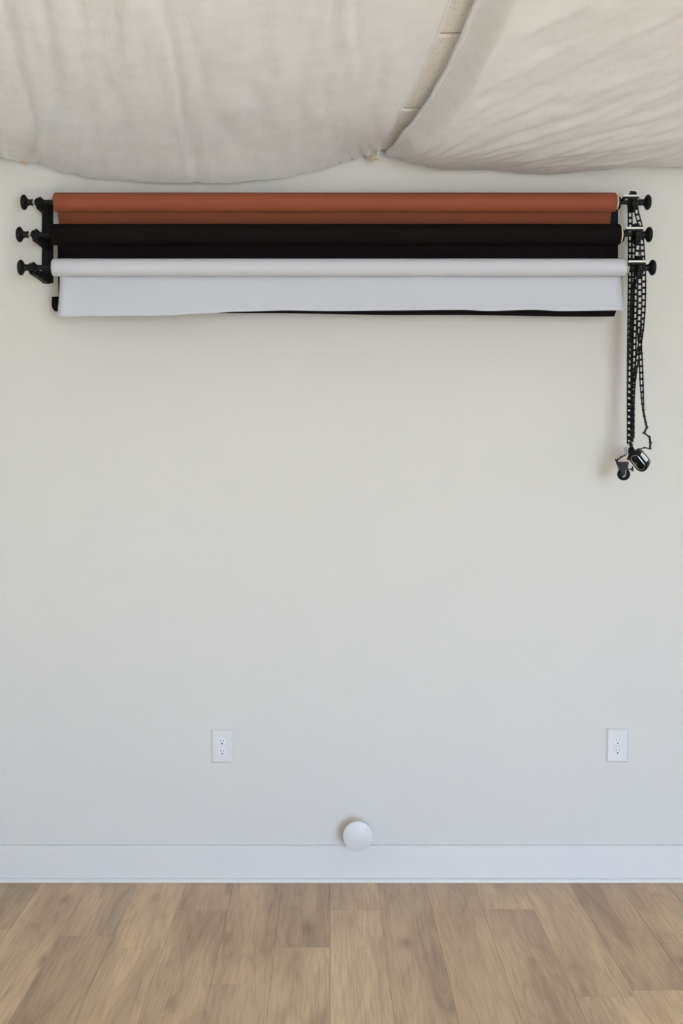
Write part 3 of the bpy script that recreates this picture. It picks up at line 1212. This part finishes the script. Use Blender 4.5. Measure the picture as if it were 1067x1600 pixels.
# too small to read in the photograph: a faint worn line of print
pr = mk.build('worn_print', M_GREY, cw)
pr['kind'] = 'stuff'


# ------------------------------------------------------------------ outlets
def outlet(px, py, tilt, label):
    c = P(px, py)
    root = thing('wall_outlet', tuple(c), label, 'outlet', 'duplex outlets on the back wall')
    Rm = Matrix.Rotation(math.radians(tilt), 3, 'Y')
    W, H, dp = 0.0765, 0.1155, 0.007
    vs = []
    for (ins, y) in ((0, 0), (0.0008, -0.002), (0.0055, -dp), ):
        vs += [c + Rm @ Vector((sx * (W / 2 - ins), y, sz * (H / 2 - ins))) for sx, sz in ((-1, -1), (1, -1), (1, 1), (-1, 1))]
    fs = [(8, 9, 10, 11), (0, 3, 2, 1)] + [(k + i, k + (i + 1) % 4, k + 4 + (i + 1) % 4, k + 4 + i) for k in (0, 4) for i in range(4)]
    MB().add(vs, fs).build('cover_plate', M_PLATE, root, origin=c, bevel=0.0006)
    for s in (1, -1):
        oz = s * 0.0170
        q = c + Rm @ Vector((0, -dp, oz))
        # rounded face with flattened top and bottom
        n = 28
        poly = []
        for i in range(n):
            a = 2 * math.pi * i / n
            poly.append(q + Rm @ Vector((0.0138 * math.cos(a), 0, max(-0.0118, min(0.0118, 0.0138 * math.sin(a))))))
        rec = MB().prism(poly, (0, 0.002, 0), (0, -0.0022, 0)).build('receptacle', M_RECEP, root, origin=q, bevel=0.0005)
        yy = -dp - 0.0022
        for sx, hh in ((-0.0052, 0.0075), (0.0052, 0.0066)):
            MB().box(c + Rm @ Vector((sx, yy, oz + 0.0030)), (0.0021, 0.0008, hh), Rm).build('slot_shade', M_SLOT, rec)  # dark box on the face paints the recess shade; nothing is cut in
        g = c + Rm @ Vector((0.0002, yy + 0.0004, oz - 0.0072))
        MB().lathe([(0, 0), (0, 0.0026), (0.0009, 0.0026), (0.0009, 0)], Matrix.Translation(g) @ Matrix.Rotation(math.radians(-90), 4, 'Z'), 12).build('ground_hole_shade', M_HOLE, rec)  # black disc on the face, hole shade painted by its colour
    g = c + Vector((0, -dp, 0))
    MB().lathe([(0, 0), (0, 0.0022), (0.0009, 0.0018), (0.0012, 0)], Matrix.Translation(g) @ Matrix.Rotation(math.radians(-90), 4, 'Z'), 12).build('screw', M_GUARD, root, origin=g)


outlet(347.2, 1165.5, -1.2, 'white duplex wall outlet below the middle of the rolls, left of the round cap')
outlet(964.0, 1164.5, 1.0, 'white duplex wall outlet near the right edge, below the hanging chains')

# ------------------------------------------------------------------ round door stop over the baseboard top
DS = 0.085
c = P(559, 1307, D - DS)
cap = thing('door_stop', (c.x, 0, c.z), 'round white door stop standing off the wall above the baseboard', 'door stop')
Rc = 23.4 * S * (D - DS) / D
tr = Matrix.Translation((c.x, -DS + 0.014, c.z)) @ Matrix.Rotation(math.radians(-90), 4, 'Z')
MB().lathe([(0.0, 0), (0.0, Rc * .93), (0.0015, Rc * .98), (0.003, Rc), (0.011, Rc), (0.0128, Rc - 0.0006), (0.014, Rc - 0.0022), (0.0142, 0)], tr, 64).build('disc', M_CAP, cap)
MB().lathe([(-DS + 0.014, 0), (-DS + 0.014, 0.028), (-DS + 0.024, 0.026), (-DS + 0.032, 0.017), (0, 0.015), (0, 0)], tr, 32).build('post', M_CAP, cap)
